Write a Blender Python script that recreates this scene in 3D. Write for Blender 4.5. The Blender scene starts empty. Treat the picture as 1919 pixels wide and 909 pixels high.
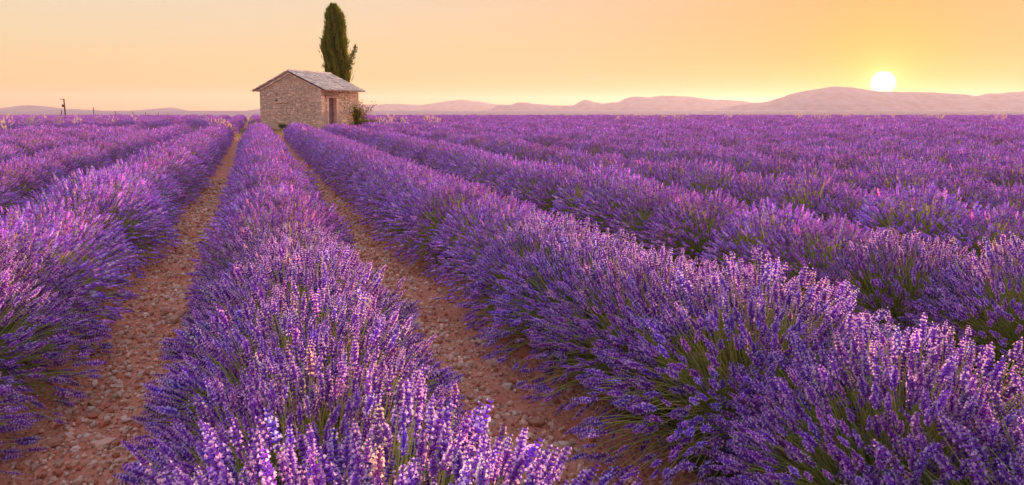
import bpy, math, random
import numpy as np
from mathutils import Vector, Matrix

SC = bpy.context.scene
COL = SC.collection
RNG = np.random.default_rng(7)
R = math.radians

# ------------------------------------------------------------------ camera
F_PX, W_PX, H_PX = 1279.0, 1919.0, 909.0        # focal length in photo pixels
CAM_H = 1.5
YAW, PITCH = R(20.6), R(4.5)                    # right of the rows (+Y), down
CX, CY = 959.5, 304.0                           # principal point (cropped frame)
cam_data = bpy.data.cameras.new("camera")
cam_data.sensor_width = 36.0
cam_data.lens = 36.0 * F_PX / W_PX
cam_data.shift_y = -(H_PX / 2 - CY) / W_PX
cam_data.clip_start, cam_data.clip_end = 0.05, 20000.0
cam = bpy.data.objects.new("camera", cam_data)
COL.objects.link(cam)
cam.location = (0, 0, CAM_H)
cam.rotation_euler = (R(90) - PITCH, 0, -YAW)
SC.camera = cam
CR = np.array([math.cos(YAW), -math.sin(YAW), 0.0])
CF = np.array([math.sin(YAW) * math.cos(PITCH), math.cos(YAW) * math.cos(PITCH), -math.sin(PITCH)])
CU = np.cross(CR, CF)
CAM = np.array([0, 0, CAM_H])
FWD2 = np.array([math.sin(YAW), math.cos(YAW)])  # level forward direction
RGT2 = np.array([math.cos(YAW), -math.sin(YAW)])

def ray(px, py):
    d = CF + CR * (px - CX) / F_PX + CU * (CY - py) / F_PX
    return d
def at(px, py, depth):                           # point at a level forward distance
    d = ray(px, py)
    return CAM + d * (depth / (d[:2] @ FWD2))
def on_ground(px, py, z=0.0):
    d = ray(px, py)
    return CAM + d * ((z - CAM_H) / d[2])
def project(p):
    q = np.asarray(p, float) - CAM
    dz = q @ CF
    return CX + F_PX * (q @ CR) / dz, CY - F_PX * (q @ CU) / dz, dz

# ------------------------------------------------------------------ light
S = ray(1655, 155); S = S / np.linalg.norm(S)    # towards the rising sun
SUN_AZ = math.atan2(S[0], S[1]); SUN_EL = R(6.0)
LAMP = Vector((math.sin(SUN_AZ) * math.cos(SUN_EL), math.cos(SUN_AZ) * math.cos(SUN_EL), math.sin(SUN_EL)))
sun_data = bpy.data.lights.new("sun", "SUN")
sun_data.energy = 5.0
sun_data.angle = R(0.6)
sun_data.color = (1.0, 0.58, 0.36)
sun = bpy.data.objects.new("sun", sun_data)
COL.objects.link(sun)
sun.rotation_euler = LAMP.to_track_quat('Z', 'Y').to_euler()

SC.view_settings.view_transform = 'Standard'
SC.view_settings.look = 'None'
SC.view_settings.gamma = 1.0
SC.view_settings.exposure = 0.95
SC.render.engine = 'CYCLES'
SC.cycles.max_bounces = 10
SC.cycles.diffuse_bounces = 4
SC.cycles.transmission_bounces = 4
SC.cycles.volume_bounces = 8
SC.cycles.use_denoising = True

class NT:                                        # small node-tree helper
    def __init__(self, nt): self.nt = nt
    def n(self, t, **kw):
        nd = self.nt.nodes.new(t)
        for k, v in kw.items():
            if k.startswith('i_'):
                nd.inputs[int(k[2:]) if k[2:].isdigit() else k[2:].replace('_', ' ')].default_value = v
            else: setattr(nd, k, v)
        return nd
    def l(self, a, b): self.nt.links.new(a, b)
    def math(self, op, a, b=None, clamp=False):
        nd = self.nt.nodes.new('ShaderNodeMath'); nd.operation = op; nd.use_clamp = clamp
        for i, v in enumerate((a, b)):
            if v is None: continue
            if isinstance(v, (int, float)): nd.inputs[i].default_value = v
            else: self.l(v, nd.inputs[i])
        return nd.outputs[0]
    def mix(self, fac, a, b, mode='MIX'):
        nd = self.nt.nodes.new('ShaderNodeMix'); nd.data_type = 'RGBA'; nd.blend_type = mode
        nd.clamp_factor = True
        for i, v in ((0, fac), (6, a), (7, b)):
            if isinstance(v, (int, float)): nd.inputs[i].default_value = v
            elif isinstance(v, tuple): nd.inputs[i].default_value = (*v, 1) if len(v) == 3 else v
            else: self.l(v, nd.inputs[i])
        return nd.outputs[2]

world = bpy.data.worlds.new("World"); SC.world = world
world.use_nodes = True
wt = NT(world.node_tree); world.node_tree.nodes.clear()
sky = wt.n('ShaderNodeTexSky', sky_type='NISHITA', sun_disc=False)
sky.sun_elevation = SUN_EL; sky.sun_rotation = SUN_AZ
sky.altitude = 500; sky.air_density = 1.0; sky.dust_density = 1.5; sky.ozone_density = 1.0
tc = wt.n('ShaderNodeTexCoord')
sep = wt.n('ShaderNodeSeparateXYZ'); wt.l(tc.outputs['Generated'], sep.inputs[0])
dot = wt.n('ShaderNodeVectorMath', operation='DOT_PRODUCT'); wt.l(tc.outputs['Generated'], dot.inputs[0])
dot.inputs[1].default_value = tuple(S)
ang = wt.math('MULTIPLY', wt.math('ARCCOSINE', wt.math('MINIMUM', dot.outputs['Value'], 1.0)), 180 / math.pi)
elev = wt.math('MULTIPLY', wt.math('ARCSINE', sep.outputs['Z']), 180 / math.pi)
def expo(x, k):                                  # exp(-x/k)
    return wt.math('POWER', math.e, wt.math('MULTIPLY', x, -1.0 / k))
low = expo(wt.math('ABSOLUTE', elev), 20.0)       # warm dusty band along the whole horizon
lowest = expo(wt.math('ABSOLUTE', elev), 3.0)
SKY_K = 0.10
base = wt.mix(1.0, sky.outputs[0], (SKY_K,) * 3, 'MULTIPLY')
def emit(col, fac):
    return wt.mix(fac, (0, 0, 0), col)
def add(a, b): return wt.mix(1.0, a, b, 'ADD')
# high thin veil, warm low band, golden aureole and the disc itself
veil = wt.mix(low, (0.33, 0.37, 0.55), (0.50, 0.385, 0.15))
veil = wt.mix(wt.math('MULTIPLY', lowest, 0.8), veil, (0.40, 0.185, 0.085))
aur = expo(ang, 25.0)
veil = wt.mix(wt.math('MULTIPLY', aur, 1.0, True), veil, (0.42, 0.150, 0.0))
tot = add(wt.mix(1.0, base, (0.02,) * 3, 'MULTIPLY'), veil)
halo = expo(ang, 2.4)
tot = add(tot, emit((0.10, 0.14, 0.0), halo))
tot = add(tot, emit((0.6, 0.55, 0.30), expo(ang, 0.55)))
mr = wt.n('ShaderNodeMapRange', interpolation_type='SMOOTHSTEP'); wt.l(ang, mr.inputs[0])
mr.inputs[1].default_value = 0.30; mr.inputs[2].default_value = 0.92
mr.inputs[3].default_value = 1.0; mr.inputs[4].default_value = 0.0
tot = add(tot, emit((7.0, 6.2, 4.0), mr.outputs[0]))
bg = wt.n('ShaderNodeBackground'); wt.l(tot, bg.inputs[0]); bg.inputs[1].default_value = 1.0
wo = wt.n('ShaderNodeOutputWorld'); wt.l(bg.outputs[0], wo.inputs[0])

# ------------------------------------------------------------------ helpers
def tag(o, label=None, cat=None, group=None, kind=None):
    if label: o['label'] = label
    if cat: o['category'] = cat
    if group: o['group'] = group
    if kind: o['kind'] = kind
    return o
def link(o, parent=None):
    COL.objects.link(o)
    if parent is not None: o.parent = parent
    return o
def empty(name, loc=(0, 0, 0), rz=0.0, sc=1.0):
    o = bpy.data.objects.new(name, None); COL.objects.link(o)
    o.empty_display_size = 0.1
    o.location = loc; o.rotation_euler = (0, 0, rz)
    o.scale = (sc,) * 3 if isinstance(sc, (int, float)) else sc
    return o
def make_mesh(name, V, F, mat, C=None, smooth=False, MI=None):
    """triangles or quads in numpy arrays -> mesh; C = colour per vertex"""
    V = np.asarray(V, np.float32); F = np.asarray(F, np.int32)
    k = F.shape[1]
    me = bpy.data.meshes.new(name)
    me.vertices.add(len(V)); me.vertices.foreach_set('co', V.ravel())
    me.loops.add(F.size); me.loops.foreach_set('vertex_index', F.ravel())
    me.polygons.add(len(F))
    me.polygons.foreach_set('loop_start', np.arange(0, F.size, k, dtype=np.int32))
    me.polygons.foreach_set('use_smooth', np.full(len(F), smooth, bool))
    if MI is not None: me.polygons.foreach_set('material_index', np.asarray(MI, np.int32))
    if C is not None:
        C = np.asarray(C, np.float32)
        a = me.attributes.new('tint', 'FLOAT_COLOR', 'POINT')
        a.data.foreach_set('color', np.concatenate([C, np.ones((len(C), 1), np.float32)], 1).ravel())
    for m in (mat if isinstance(mat, (list, tuple)) else [mat]): me.materials.append(m)
    me.update(calc_edges=True)
    return me
def obj(name, me, parent=None):
    return link(bpy.data.objects.new(name, me), parent)

class Buf:
    def __init__(s): s.V = []; s.F = []; s.C = []; s.n = 0; s.M = []
    def add(s, V, F, C=None, mi=0):
        V = np.asarray(V, np.float32).reshape(-1, 3); F = np.asarray(F, np.int64)
        if F.shape[1] == 4: F = np.concatenate([F[:, [0, 1, 2]], F[:, [0, 2, 3]]])
        s.V.append(V); s.F.append(F + s.n); s.n += len(V); s.M.append(np.full(len(F), mi))
        if C is None: C = (1, 1, 1)
        C = np.asarray(C, np.float32)
        s.C.append(np.broadcast_to(C, (len(V), 3)) if C.ndim == 1 else C)
    def inst(s, v, f, c, M, P, tint=None, mi=0):
        """template v,f,c placed by 3x3 matrices M (n,3,3) at P (n,3), colours times tint (n,3)"""
        n, k = len(P), len(v)
        VV = np.einsum('nij,kj->nki', M, v) + P[:, None, :]
        CC = np.broadcast_to(c[None], (n, k, 3))
        if tint is not None: CC = CC * tint[:, None, :]
        FF = f[None] + (np.arange(n) * k)[:, None, None]
        s.add(VV.reshape(-1, 3), FF.reshape(-1, f.shape[1]), CC.reshape(-1, 3), mi)
    def box(s, lo, hi, C=None, mi=0, M=None, jit=0.0):
        x0, y0, z0 = lo; x1, y1, z1 = hi
        v = np.array([[x0,y0,z0],[x1,y0,z0],[x1,y1,z0],[x0,y1,z0],[x0,y0,z1],[x1,y0,z1],[x1,y1,z1],[x0,y1,z1]], float)
        if jit: v += RNG.uniform(-jit, jit, v.shape)
        if M is not None: v = v @ np.asarray(M)[:3, :3].T + np.asarray(M)[:3, 3]
        s.add(v, BOXF, C, mi)
    def tube(s, pts, rad, sides=6, C=None, mi=0, cap=True):
        pts = np.asarray(pts, float); rad = np.broadcast_to(np.asarray(rad, float), (len(pts),))
        vs = []
        for i, p in enumerate(pts):
            t = pts[min(i + 1, len(pts) - 1)] - pts[max(i - 1, 0)]; t = t / (np.linalg.norm(t) + 1e-9)
            a = np.cross(t, [0.3, 1, 0.1] if abs(t[1]) < 0.9 else [1, 0, 0.2]); a /= np.linalg.norm(a); b = np.cross(t, a)
            for k in range(sides):
                w = 2 * math.pi * k / sides
                vs.append(p + rad[i] * (math.cos(w) * a + math.sin(w) * b))
        f = [[i * sides + k, i * sides + (k + 1) % sides, (i + 1) * sides + (k + 1) % sides, (i + 1) * sides + k]
             for i in range(len(pts) - 1) for k in range(sides)]
        if cap:
            vs += [pts[0], pts[-1]]; n = len(pts) * sides
            e = [[n, (k + 1) % sides, k, k] for k in range(sides)] + [[n + 1, n - sides + k, n - sides + (k + 1) % sides, n - sides + (k + 1) % sides] for k in range(sides)]
            s.add(np.array(vs), np.array(f), C, mi)
            s.F.append(np.array(e)[:, :3] + s.n - len(vs)); s.M.append(np.full(len(e), mi))
        else: s.add(np.array(vs), np.array(f), C, mi)
    def mesh(s, name, mat, smooth=False):
        return make_mesh(name, np.concatenate(s.V), np.concatenate(s.F), mat, np.concatenate(s.C), smooth, np.concatenate(s.M))
    def obj(s, name, mat, parent=None, smooth=False):
        return obj(name, s.mesh(name, mat, smooth), parent)
BOXF = np.array([[0,3,2,1],[4,5,6,7],[0,1,5,4],[1,2,6,5],[2,3,7,6],[3,0,4,7]])

def frames(T, spin=None):
    """matrices whose z column is T (n,3), spun at random about it"""
    T = T / (np.linalg.norm(T, axis=1, keepdims=True) + 1e-9)
    ref = np.where(np.abs(T[:, 2:3]) < 0.95, np.array([[0, 0, 1.0]]), np.array([[1.0, 0, 0]]))
    A = np.cross(ref, T); A /= np.linalg.norm(A, axis=1, keepdims=True); B = np.cross(T, A)
    if spin is None: spin = RNG.uniform(0, 2 * np.pi, len(T))
    c, s_ = np.cos(spin)[:, None], np.sin(spin)[:, None]
    return np.stack([A * c + B * s_, B * c - A * s_, T], axis=2)

def vnoise(x, y, seed=0):                        # smooth 2-D value noise in -1..1
    xi, yi = np.floor(x).astype(np.int64), np.floor(y).astype(np.int64)
    fx, fy = x - xi, y - yi
    fx, fy = fx * fx * (3 - 2 * fx), fy * fy * (3 - 2 * fy)
    def h(a, b):
        v = (a * 374761393 + b * 668265263 + seed * 974634777) & 0xffffffff
        v = ((v ^ (v >> 13)) * 1274126177) & 0xffffffff
        return ((v ^ (v >> 16)) & 0xffff) / 32767.5 - 1
    return (h(xi, yi) * (1 - fx) + h(xi + 1, yi) * fx) * (1 - fy) + (h(xi, yi + 1) * (1 - fx) + h(xi + 1, yi + 1) * fx) * fy

# ------------------------------------------------------------------ materials
def new_mat(name):
    m = bpy.data.materials.new(name); m.use_nodes = True
    m.node_tree.nodes.clear()
    t = NT(m.node_tree); out = t.n('ShaderNodeOutputMaterial')
    return m, t, out
def plant_mat(name, trans=0.35, vary=0.25, tcol=(1, 1, 1)):
    """colour from the mesh, thin and light-passing"""
    m, t, out = new_mat(name)
    at_ = t.n('ShaderNodeAttribute', attribute_name='tint')
    oi = t.n('ShaderNodeObjectInfo')
    hsv = t.n('ShaderNodeHueSaturation')
    t.l(at_.outputs['Color'], hsv.inputs['Color'])
    t.l(t.math('ADD', t.math('MULTIPLY', oi.outputs['Random'], vary), 1 - vary / 2), hsv.inputs['Value'])
    t.l(t.math('ADD', t.math('MULTIPLY', oi.outputs['Random'], -0.03), 0.515), hsv.inputs['Hue'])
    d = t.n('ShaderNodeBsdfDiffuse'); t.l(hsv.outputs[0], d.inputs[0])
    tr = t.n('ShaderNodeBsdfTranslucent'); t.l(t.mix(1.0, hsv.outputs[0], tcol, 'MULTIPLY'), tr.inputs[0])
    mx = t.n('ShaderNodeMixShader'); mx.inputs[0].default_value = trans
    t.l(d.outputs[0], mx.inputs[1]); t.l(tr.outputs[0], mx.inputs[2]); t.l(mx.outputs[0], out.inputs[0])
    return m
def solid_mat(name, col, rough=0.85, noise=0.3, scale=8.0, bump=0.3, dist=0.01, use_tint=True, col2=None):
    m, t, out = new_mat(name)
    p = t.n('ShaderNodeBsdfPrincipled'); p.inputs['Roughness'].default_value = rough
    p.inputs['Specular IOR Level'].default_value = 0.25
    tcd = t.n('ShaderNodeTexCoord')
    nz = t.n('ShaderNodeTexNoise'); nz.inputs['Scale'].default_value = scale; nz.inputs['Detail'].default_value = 6
    t.l(tcd.outputs['Object'], nz.inputs['Vector'])
    c2 = col2 or tuple(c * (1 - noise) for c in col)
    rp = t.n('ShaderNodeMapRange'); t.l(nz.outputs['Fac'], rp.inputs[0]); rp.inputs[1].default_value = 0.35; rp.inputs[2].default_value = 0.65
    c = t.mix(rp.outputs[0], c2, col)
    if use_tint:
        a = t.n('ShaderNodeAttribute', attribute_name='tint'); c = t.mix(1.0, c, a.outputs['Color'], 'MULTIPLY')
    t.l(c, p.inputs['Base Color'])
    if bump:
        b = t.n('ShaderNodeBump'); b.inputs['Strength'].default_value = bump; b.inputs['Distance'].default_value = dist
        t.l(nz.outputs['Fac'], b.inputs['Height']); t.l(b.outputs[0], p.inputs['Normal'])
    t.l(p.outputs[0], out.inputs[0])
    return m
M_FLOWER = plant_mat('lavender_flower', 0.42, 0.22)
M_STEM = plant_mat('lavender_stem', 0.30, 0.2)
M_LEAF = plant_mat('leaf', 0.35, 0.2, (1.1, 1.0, 0.6))
M_GRASS = plant_mat('dry_grass', 0.5, 0.1)
M_STONE = solid_mat('field_stone', (0.80, 0.60, 0.48), 0.9, 0.3, 25, 0.5, 0.01)
M_WALL = solid_mat('wall_stone', (0.80, 0.60, 0.47), 0.95, 0.35, 9, 0.5, 0.02)
M_MORTAR = solid_mat('lime_mortar', (0.62, 0.44, 0.34), 0.95, 0.3, 6, 0.6, 0.03)
M_TILE = solid_mat('roof_tile', (0.92, 0.77, 0.64), 0.9, 0.4, 5, 0.4, 0.01)
M_WOOD = solid_mat('weathered_wood', (0.28, 0.19, 0.19), 0.8, 0.35, 14, 0.4, 0.005)
M_POLE = solid_mat('pole_wood', (0.10, 0.065, 0.045), 0.85, 0.3, 10, 0.3, 0.005)
M_METAL = solid_mat('dark_metal', (0.06, 0.055, 0.05), 0.5, 0.2, 20, 0.1, 0.002)
M_HOLE_SHADE = solid_mat('hole_shade', (0.03, 0.022, 0.018), 0.95, 0.2, 10, 0)  # near-black colour painted as the shade inside the wall holes
M_BARK = solid_mat('bark', (0.12, 0.08, 0.055), 0.95, 0.4, 18, 0.6, 0.02)
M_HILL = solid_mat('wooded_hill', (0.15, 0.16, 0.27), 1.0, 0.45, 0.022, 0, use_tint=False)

# soil: red-brown earth with paler dry crust
m, t, out = new_mat('red_earth'); M_SOIL = m
p = t.n('ShaderNodeBsdfPrincipled'); p.inputs['Roughness'].default_value = 0.95; p.inputs['Specular IOR Level'].default_value = 0.15
g = t.n('ShaderNodeNewGeometry')
n1 = t.n('ShaderNodeTexNoise'); n1.inputs['Scale'].default_value = 3.0; n1.inputs['Detail'].default_value = 8; t.l(g.outputs['Position'], n1.inputs['Vector'])
n2 = t.n('ShaderNodeTexNoise'); n2.inputs['Scale'].default_value = 45.0; n2.inputs['Detail'].default_value = 5; t.l(g.outputs['Position'], n2.inputs['Vector'])
vo = t.n('ShaderNodeTexVoronoi'); vo.inputs['Scale'].default_value = 38.0; t.l(g.outputs['Position'], vo.inputs['Vector'])
r1 = t.n('ShaderNodeMapRange'); t.l(n1.outputs['Fac'], r1.inputs[0]); r1.inputs[1].default_value = .35; r1.inputs[2].default_value = .65
c = t.mix(r1.outputs[0], (0.56, 0.145, 0.070), (0.74, 0.28, 0.155))
c = t.mix(t.math('MULTIPLY', n2.outputs['Fac'], 0.55), c, (0.82, 0.45, 0.31))
t.l(c, p.inputs['Base Color'])
h = t.math('ADD', t.math('MULTIPLY', n2.outputs['Fac'], 1.0), t.math('MULTIPLY', vo.outputs['Distance'], 0.8))
b = t.n('ShaderNodeBump'); b.inputs['Strength'].default_value = 1.0; b.inputs['Distance'].default_value = 0.022
t.l(h, b.inputs['Height']); t.l(b.outputs[0], p.inputs['Normal']); t.l(p.outputs[0], out.inputs[0])

# ------------------------------------------------------------------ ground
ROW0, PITCH_ROW = 0.22, 1.77                     # x of the middle row, distance between rows
EDGE = 80.0                                      # where the plateau begins to fall away
def rows_phase(x): return np.cos((x - ROW0) / PITCH_ROW * 2 * np.pi)
def ground_z(x, y, fine=True):
    D = x * FWD2[0] + y * FWD2[1]
    z = -0.0135 * np.logaddexp(0, (D - EDGE - 4) / 3.0) * 3.0
    near = np.clip(1 - (D - 60) / 30, 0, 1)
    z = z + near * (0.035 * rows_phase(x))
    if fine:
        k = np.clip(1 - (D - 16) / 10, 0.0, 1)
        z = z + k * (0.032 * vnoise(x / .33, y / .33, 1) + 0.028 * vnoise(x / .12, y / .12, 2)
                     + 0.026 * np.abs(vnoise(x / .06, y / .06, 3)))
    return z
def axis(lo, hi, step, far, grow=1.25):
    a = list(np.arange(lo, hi, step)); s_, v = step, hi
    while v < far: a.append(v); s_ *= grow; v += s_
    a.append(far)
    s_, v, pre = step, lo, []
    while v > -far: s_ *= grow; v -= s_; pre.append(v)
    return np.array(sorted(set([-far] + [q for q in pre if q > -far] + a)))
gx, gy = axis(-2.6, 3.4, 0.028, 6200), axis(1.6, 9.0, 0.03, 6200, 1.06)
X, Y = np.meshgrid(gx, gy, indexing='xy')
V = np.stack([X, Y, ground_z(X, Y)], -1).reshape(-1, 3)
nx, ny = len(gx), len(gy)
ii = (np.arange(ny - 1)[:, None] * nx + np.arange(nx - 1)[None]).ravel()
F = np.stack([ii, ii + 1, ii + nx + 1, ii + nx], 1)
ground = obj('ground', make_mesh('ground', V, F, M_SOIL, smooth=True)); tag(ground, kind='structure')

# ------------------------------------------------------------------ mountains
def ridge(name, pts, depth, thick, seed, base=-75.0, label=None):
    pts = np.array(pts, float)
    px = np.linspace(pts[0, 0], pts[-1, 0], 260)
    py = np.interp(px, pts[:, 0], pts[:, 1])
    ker = np.array([1, 2, 3, 2, 1]) / 9.0
    pys = np.convolve(np.pad(py, 2, mode='edge'), ker, 'valid')
    top = np.array([at(a, b_, depth) for a, b_ in zip(px, pys)])
    top[:, 2] += 1.6 * vnoise(np.arange(260) / 5.0, np.zeros(260), seed) + 0.8 * vnoise(np.arange(260) / 2.0, np.zeros(260), seed + 1)
    ts = np.linspace(-1, 1, 27)
    d2 = np.array([FWD2[0], FWD2[1], 0])
    V = []
    for k, q in enumerate(ts):
        s_ = np.arange(260)
        spur = vnoise(s_ / 9.0, np.full(260, q * 2.5), seed + 5) * 0.5 + vnoise(s_ / 4.0, np.full(260, q * 5), seed + 6) * 0.25
        prof = (1 - abs(q)) ** 0.85
        hgt = (top[:, 2] - base) * np.clip(prof * (1 + spur * (0.55 * abs(q) * (1 - abs(q)) * 2)), 0, 1)
        P = top + d2 * q * thick; P[:, 2] = base + hgt
        V.append(P)
    V = np.concatenate(V); n = 260
    ii = (np.arange(26)[:, None] * n + np.arange(n - 1)[None]).ravel()
    F = np.stack([ii, ii + 1, ii + n + 1, ii + n], 1)
    o = obj(name, make_mesh(name, V, F, M_HILL, smooth=True)); tag(o, label, kind='structure')
    return o
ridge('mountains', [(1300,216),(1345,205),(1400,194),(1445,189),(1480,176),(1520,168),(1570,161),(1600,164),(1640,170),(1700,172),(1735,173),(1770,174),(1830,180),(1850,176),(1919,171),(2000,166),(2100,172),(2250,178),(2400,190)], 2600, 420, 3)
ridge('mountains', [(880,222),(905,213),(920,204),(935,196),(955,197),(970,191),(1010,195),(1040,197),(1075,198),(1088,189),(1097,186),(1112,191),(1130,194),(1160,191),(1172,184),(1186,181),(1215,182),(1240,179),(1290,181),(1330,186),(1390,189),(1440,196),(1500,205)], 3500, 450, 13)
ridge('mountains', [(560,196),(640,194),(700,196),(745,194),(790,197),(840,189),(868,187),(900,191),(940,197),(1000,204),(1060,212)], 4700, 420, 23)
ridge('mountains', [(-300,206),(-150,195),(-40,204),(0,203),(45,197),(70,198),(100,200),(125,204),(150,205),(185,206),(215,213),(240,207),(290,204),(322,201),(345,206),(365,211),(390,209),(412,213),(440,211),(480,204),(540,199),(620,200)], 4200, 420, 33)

# ------------------------------------------------------------------ lavender
DEEP, MIDV, PALE = np.array([.27, .070, .54]), np.array([.58, .215, .82]), np.array([.88, .60, .90])
def spike_near(seed):
    """a flower spike: whorls of calyces with open lips, along +Z, unit length"""
    r = np.random.default_rng(seed); b_ = Buf()
    nw = 8
    zs = np.concatenate([[0.0], np.linspace(0.16, 0.93, nw - 1)])
    for k, z in enumerate(zs):
        tz = z
        rad = 0.138 * (0.72 if k == 0 else (1 - 0.45 * max(0, tz - 0.45) / 0.5)) * r.uniform(.88, 1.12)
        nf = 6 if k < nw - 2 else 4
        off = r.uniform(0, 6.28)
        for j in range(nf):
            w = off + j * 2 * math.pi / nf + r.uniform(-.2, .2)
            out_ = np.array([math.cos(w), math.sin(w), 0]); side = np.array([-math.sin(w), math.cos(w), 0])
            d = out_ * 0.75 + np.array([0, 0, r.uniform(.5, .85)]); d /= np.linalg.norm(d)
            up_ = np.cross(d, side)
            ln = rad * r.uniform(1.05, 1.35); th = rad * 0.36
            p0 = np.array([0, 0, z]); mid = p0 + d * ln * 0.62
            v = [p0, mid + side * th, mid + up_ * th * .9 - side * th * .1, mid - side * th * .8 - up_ * th * .5, p0 + d * ln]
            f = [[0,1,2],[0,2,3],[0,3,1],[4,2,1],[4,3,2],[4,1,3]]
            cm = DEEP * (1 - .5) + MIDV * .5
            cc = np.array([DEEP] + [cm * r.uniform(.8, 1.2)] * 3 + [MIDV * r.uniform(.9, 1.3)])
            b_.add(v, f, cc)
            if r.random() < 0.52:                # an open corolla: small pale two-lipped flower
                tip = p0 + d * ln; q = th * 1.15
                v = [tip - d * q * .6, tip + side * q + d * q * .6, tip + up_ * q * 1.2 + d * q * .9, tip - side * q + d * q * .6, tip - up_ * q + d * q * .5]
                b_.add(v, [[0,1,2],[0,2,3],[0,3,4]], PALE * r.uniform(.75, 1.08))
    b_.add([[.02,0,-.05],[-.01,.017,-.05],[-.01,-.017,-.05],[0,0,1.0]], [[0,1,3],[1,2,3],[2,0,3]], DEEP)
    return np.concatenate(b_.V), np.concatenate(b_.F), np.concatenate(b_.C)
def spike_mid(seed, sides=4, rings=4, fat=1.0):
    r = np.random.default_rng(seed); v = []; c = []
    for k in range(rings):
        z = k / (rings - .3) * 0.95
        rad = 0.14 * fat * (1 - 0.45 * z) * (1.25 if k % 2 else 0.75)
        for j in range(sides):
            w = (j + .5 * (k % 2)) * 2 * math.pi / sides
            q = r.uniform(.75, 1.25)
            v.append([math.cos(w) * rad * q, math.sin(w) * rad * q, z])
            c.append(DEEP * .3 + MIDV * .7 if r.random() < .55 else PALE * .95)
    v.append([0, 0, 1.0]); c.append(MIDV)
    n = rings * sides
    f = []
    for k in range(rings - 1):
        for j in range(sides):
            a, b2 = k * sides + j, k * sides + (j + 1) % sides
            f += [[a, b2, b2 + sides], [a, b2 + sides, a + sides]]
    f += [[n - sides + j, n - sides + (j + 1) % sides, n] for j in range(sides)]
    return np.array(v), np.array(f), np.array(c)
NEAR_T = [spike_near(s_) for s_ in range(5)]
NEAR_ME = [make_mesh('flower_spike', v, f, M_FLOWER, c) for v, f, c in NEAR_T]
MID_T = [spike_mid(s_, 5, 6) for s_ in range(4)]
FAR_T = [spike_mid(s_ + 9, 3, 2, 1.15) for s_ in range(3)]

def leaf_blades(buf, P, T, L, wd, cols):
    """narrow folded blades: base P, direction T, length L, width wd"""
    n = len(P); M = frames(T)
    v = np.array([[-.5, 0, 0], [.5, 0, 0], [.42, .10, .55], [-.42, .10, .55], [0, -.05, 1.0]])
    f = np.array([[0,1,2],[0,2,3],[3,2,4]])
    M = M * np.stack([wd, wd, L], 1)[:, None, :]
    buf.inst(v, f, np.ones((5, 3)), M, P, cols)

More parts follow.
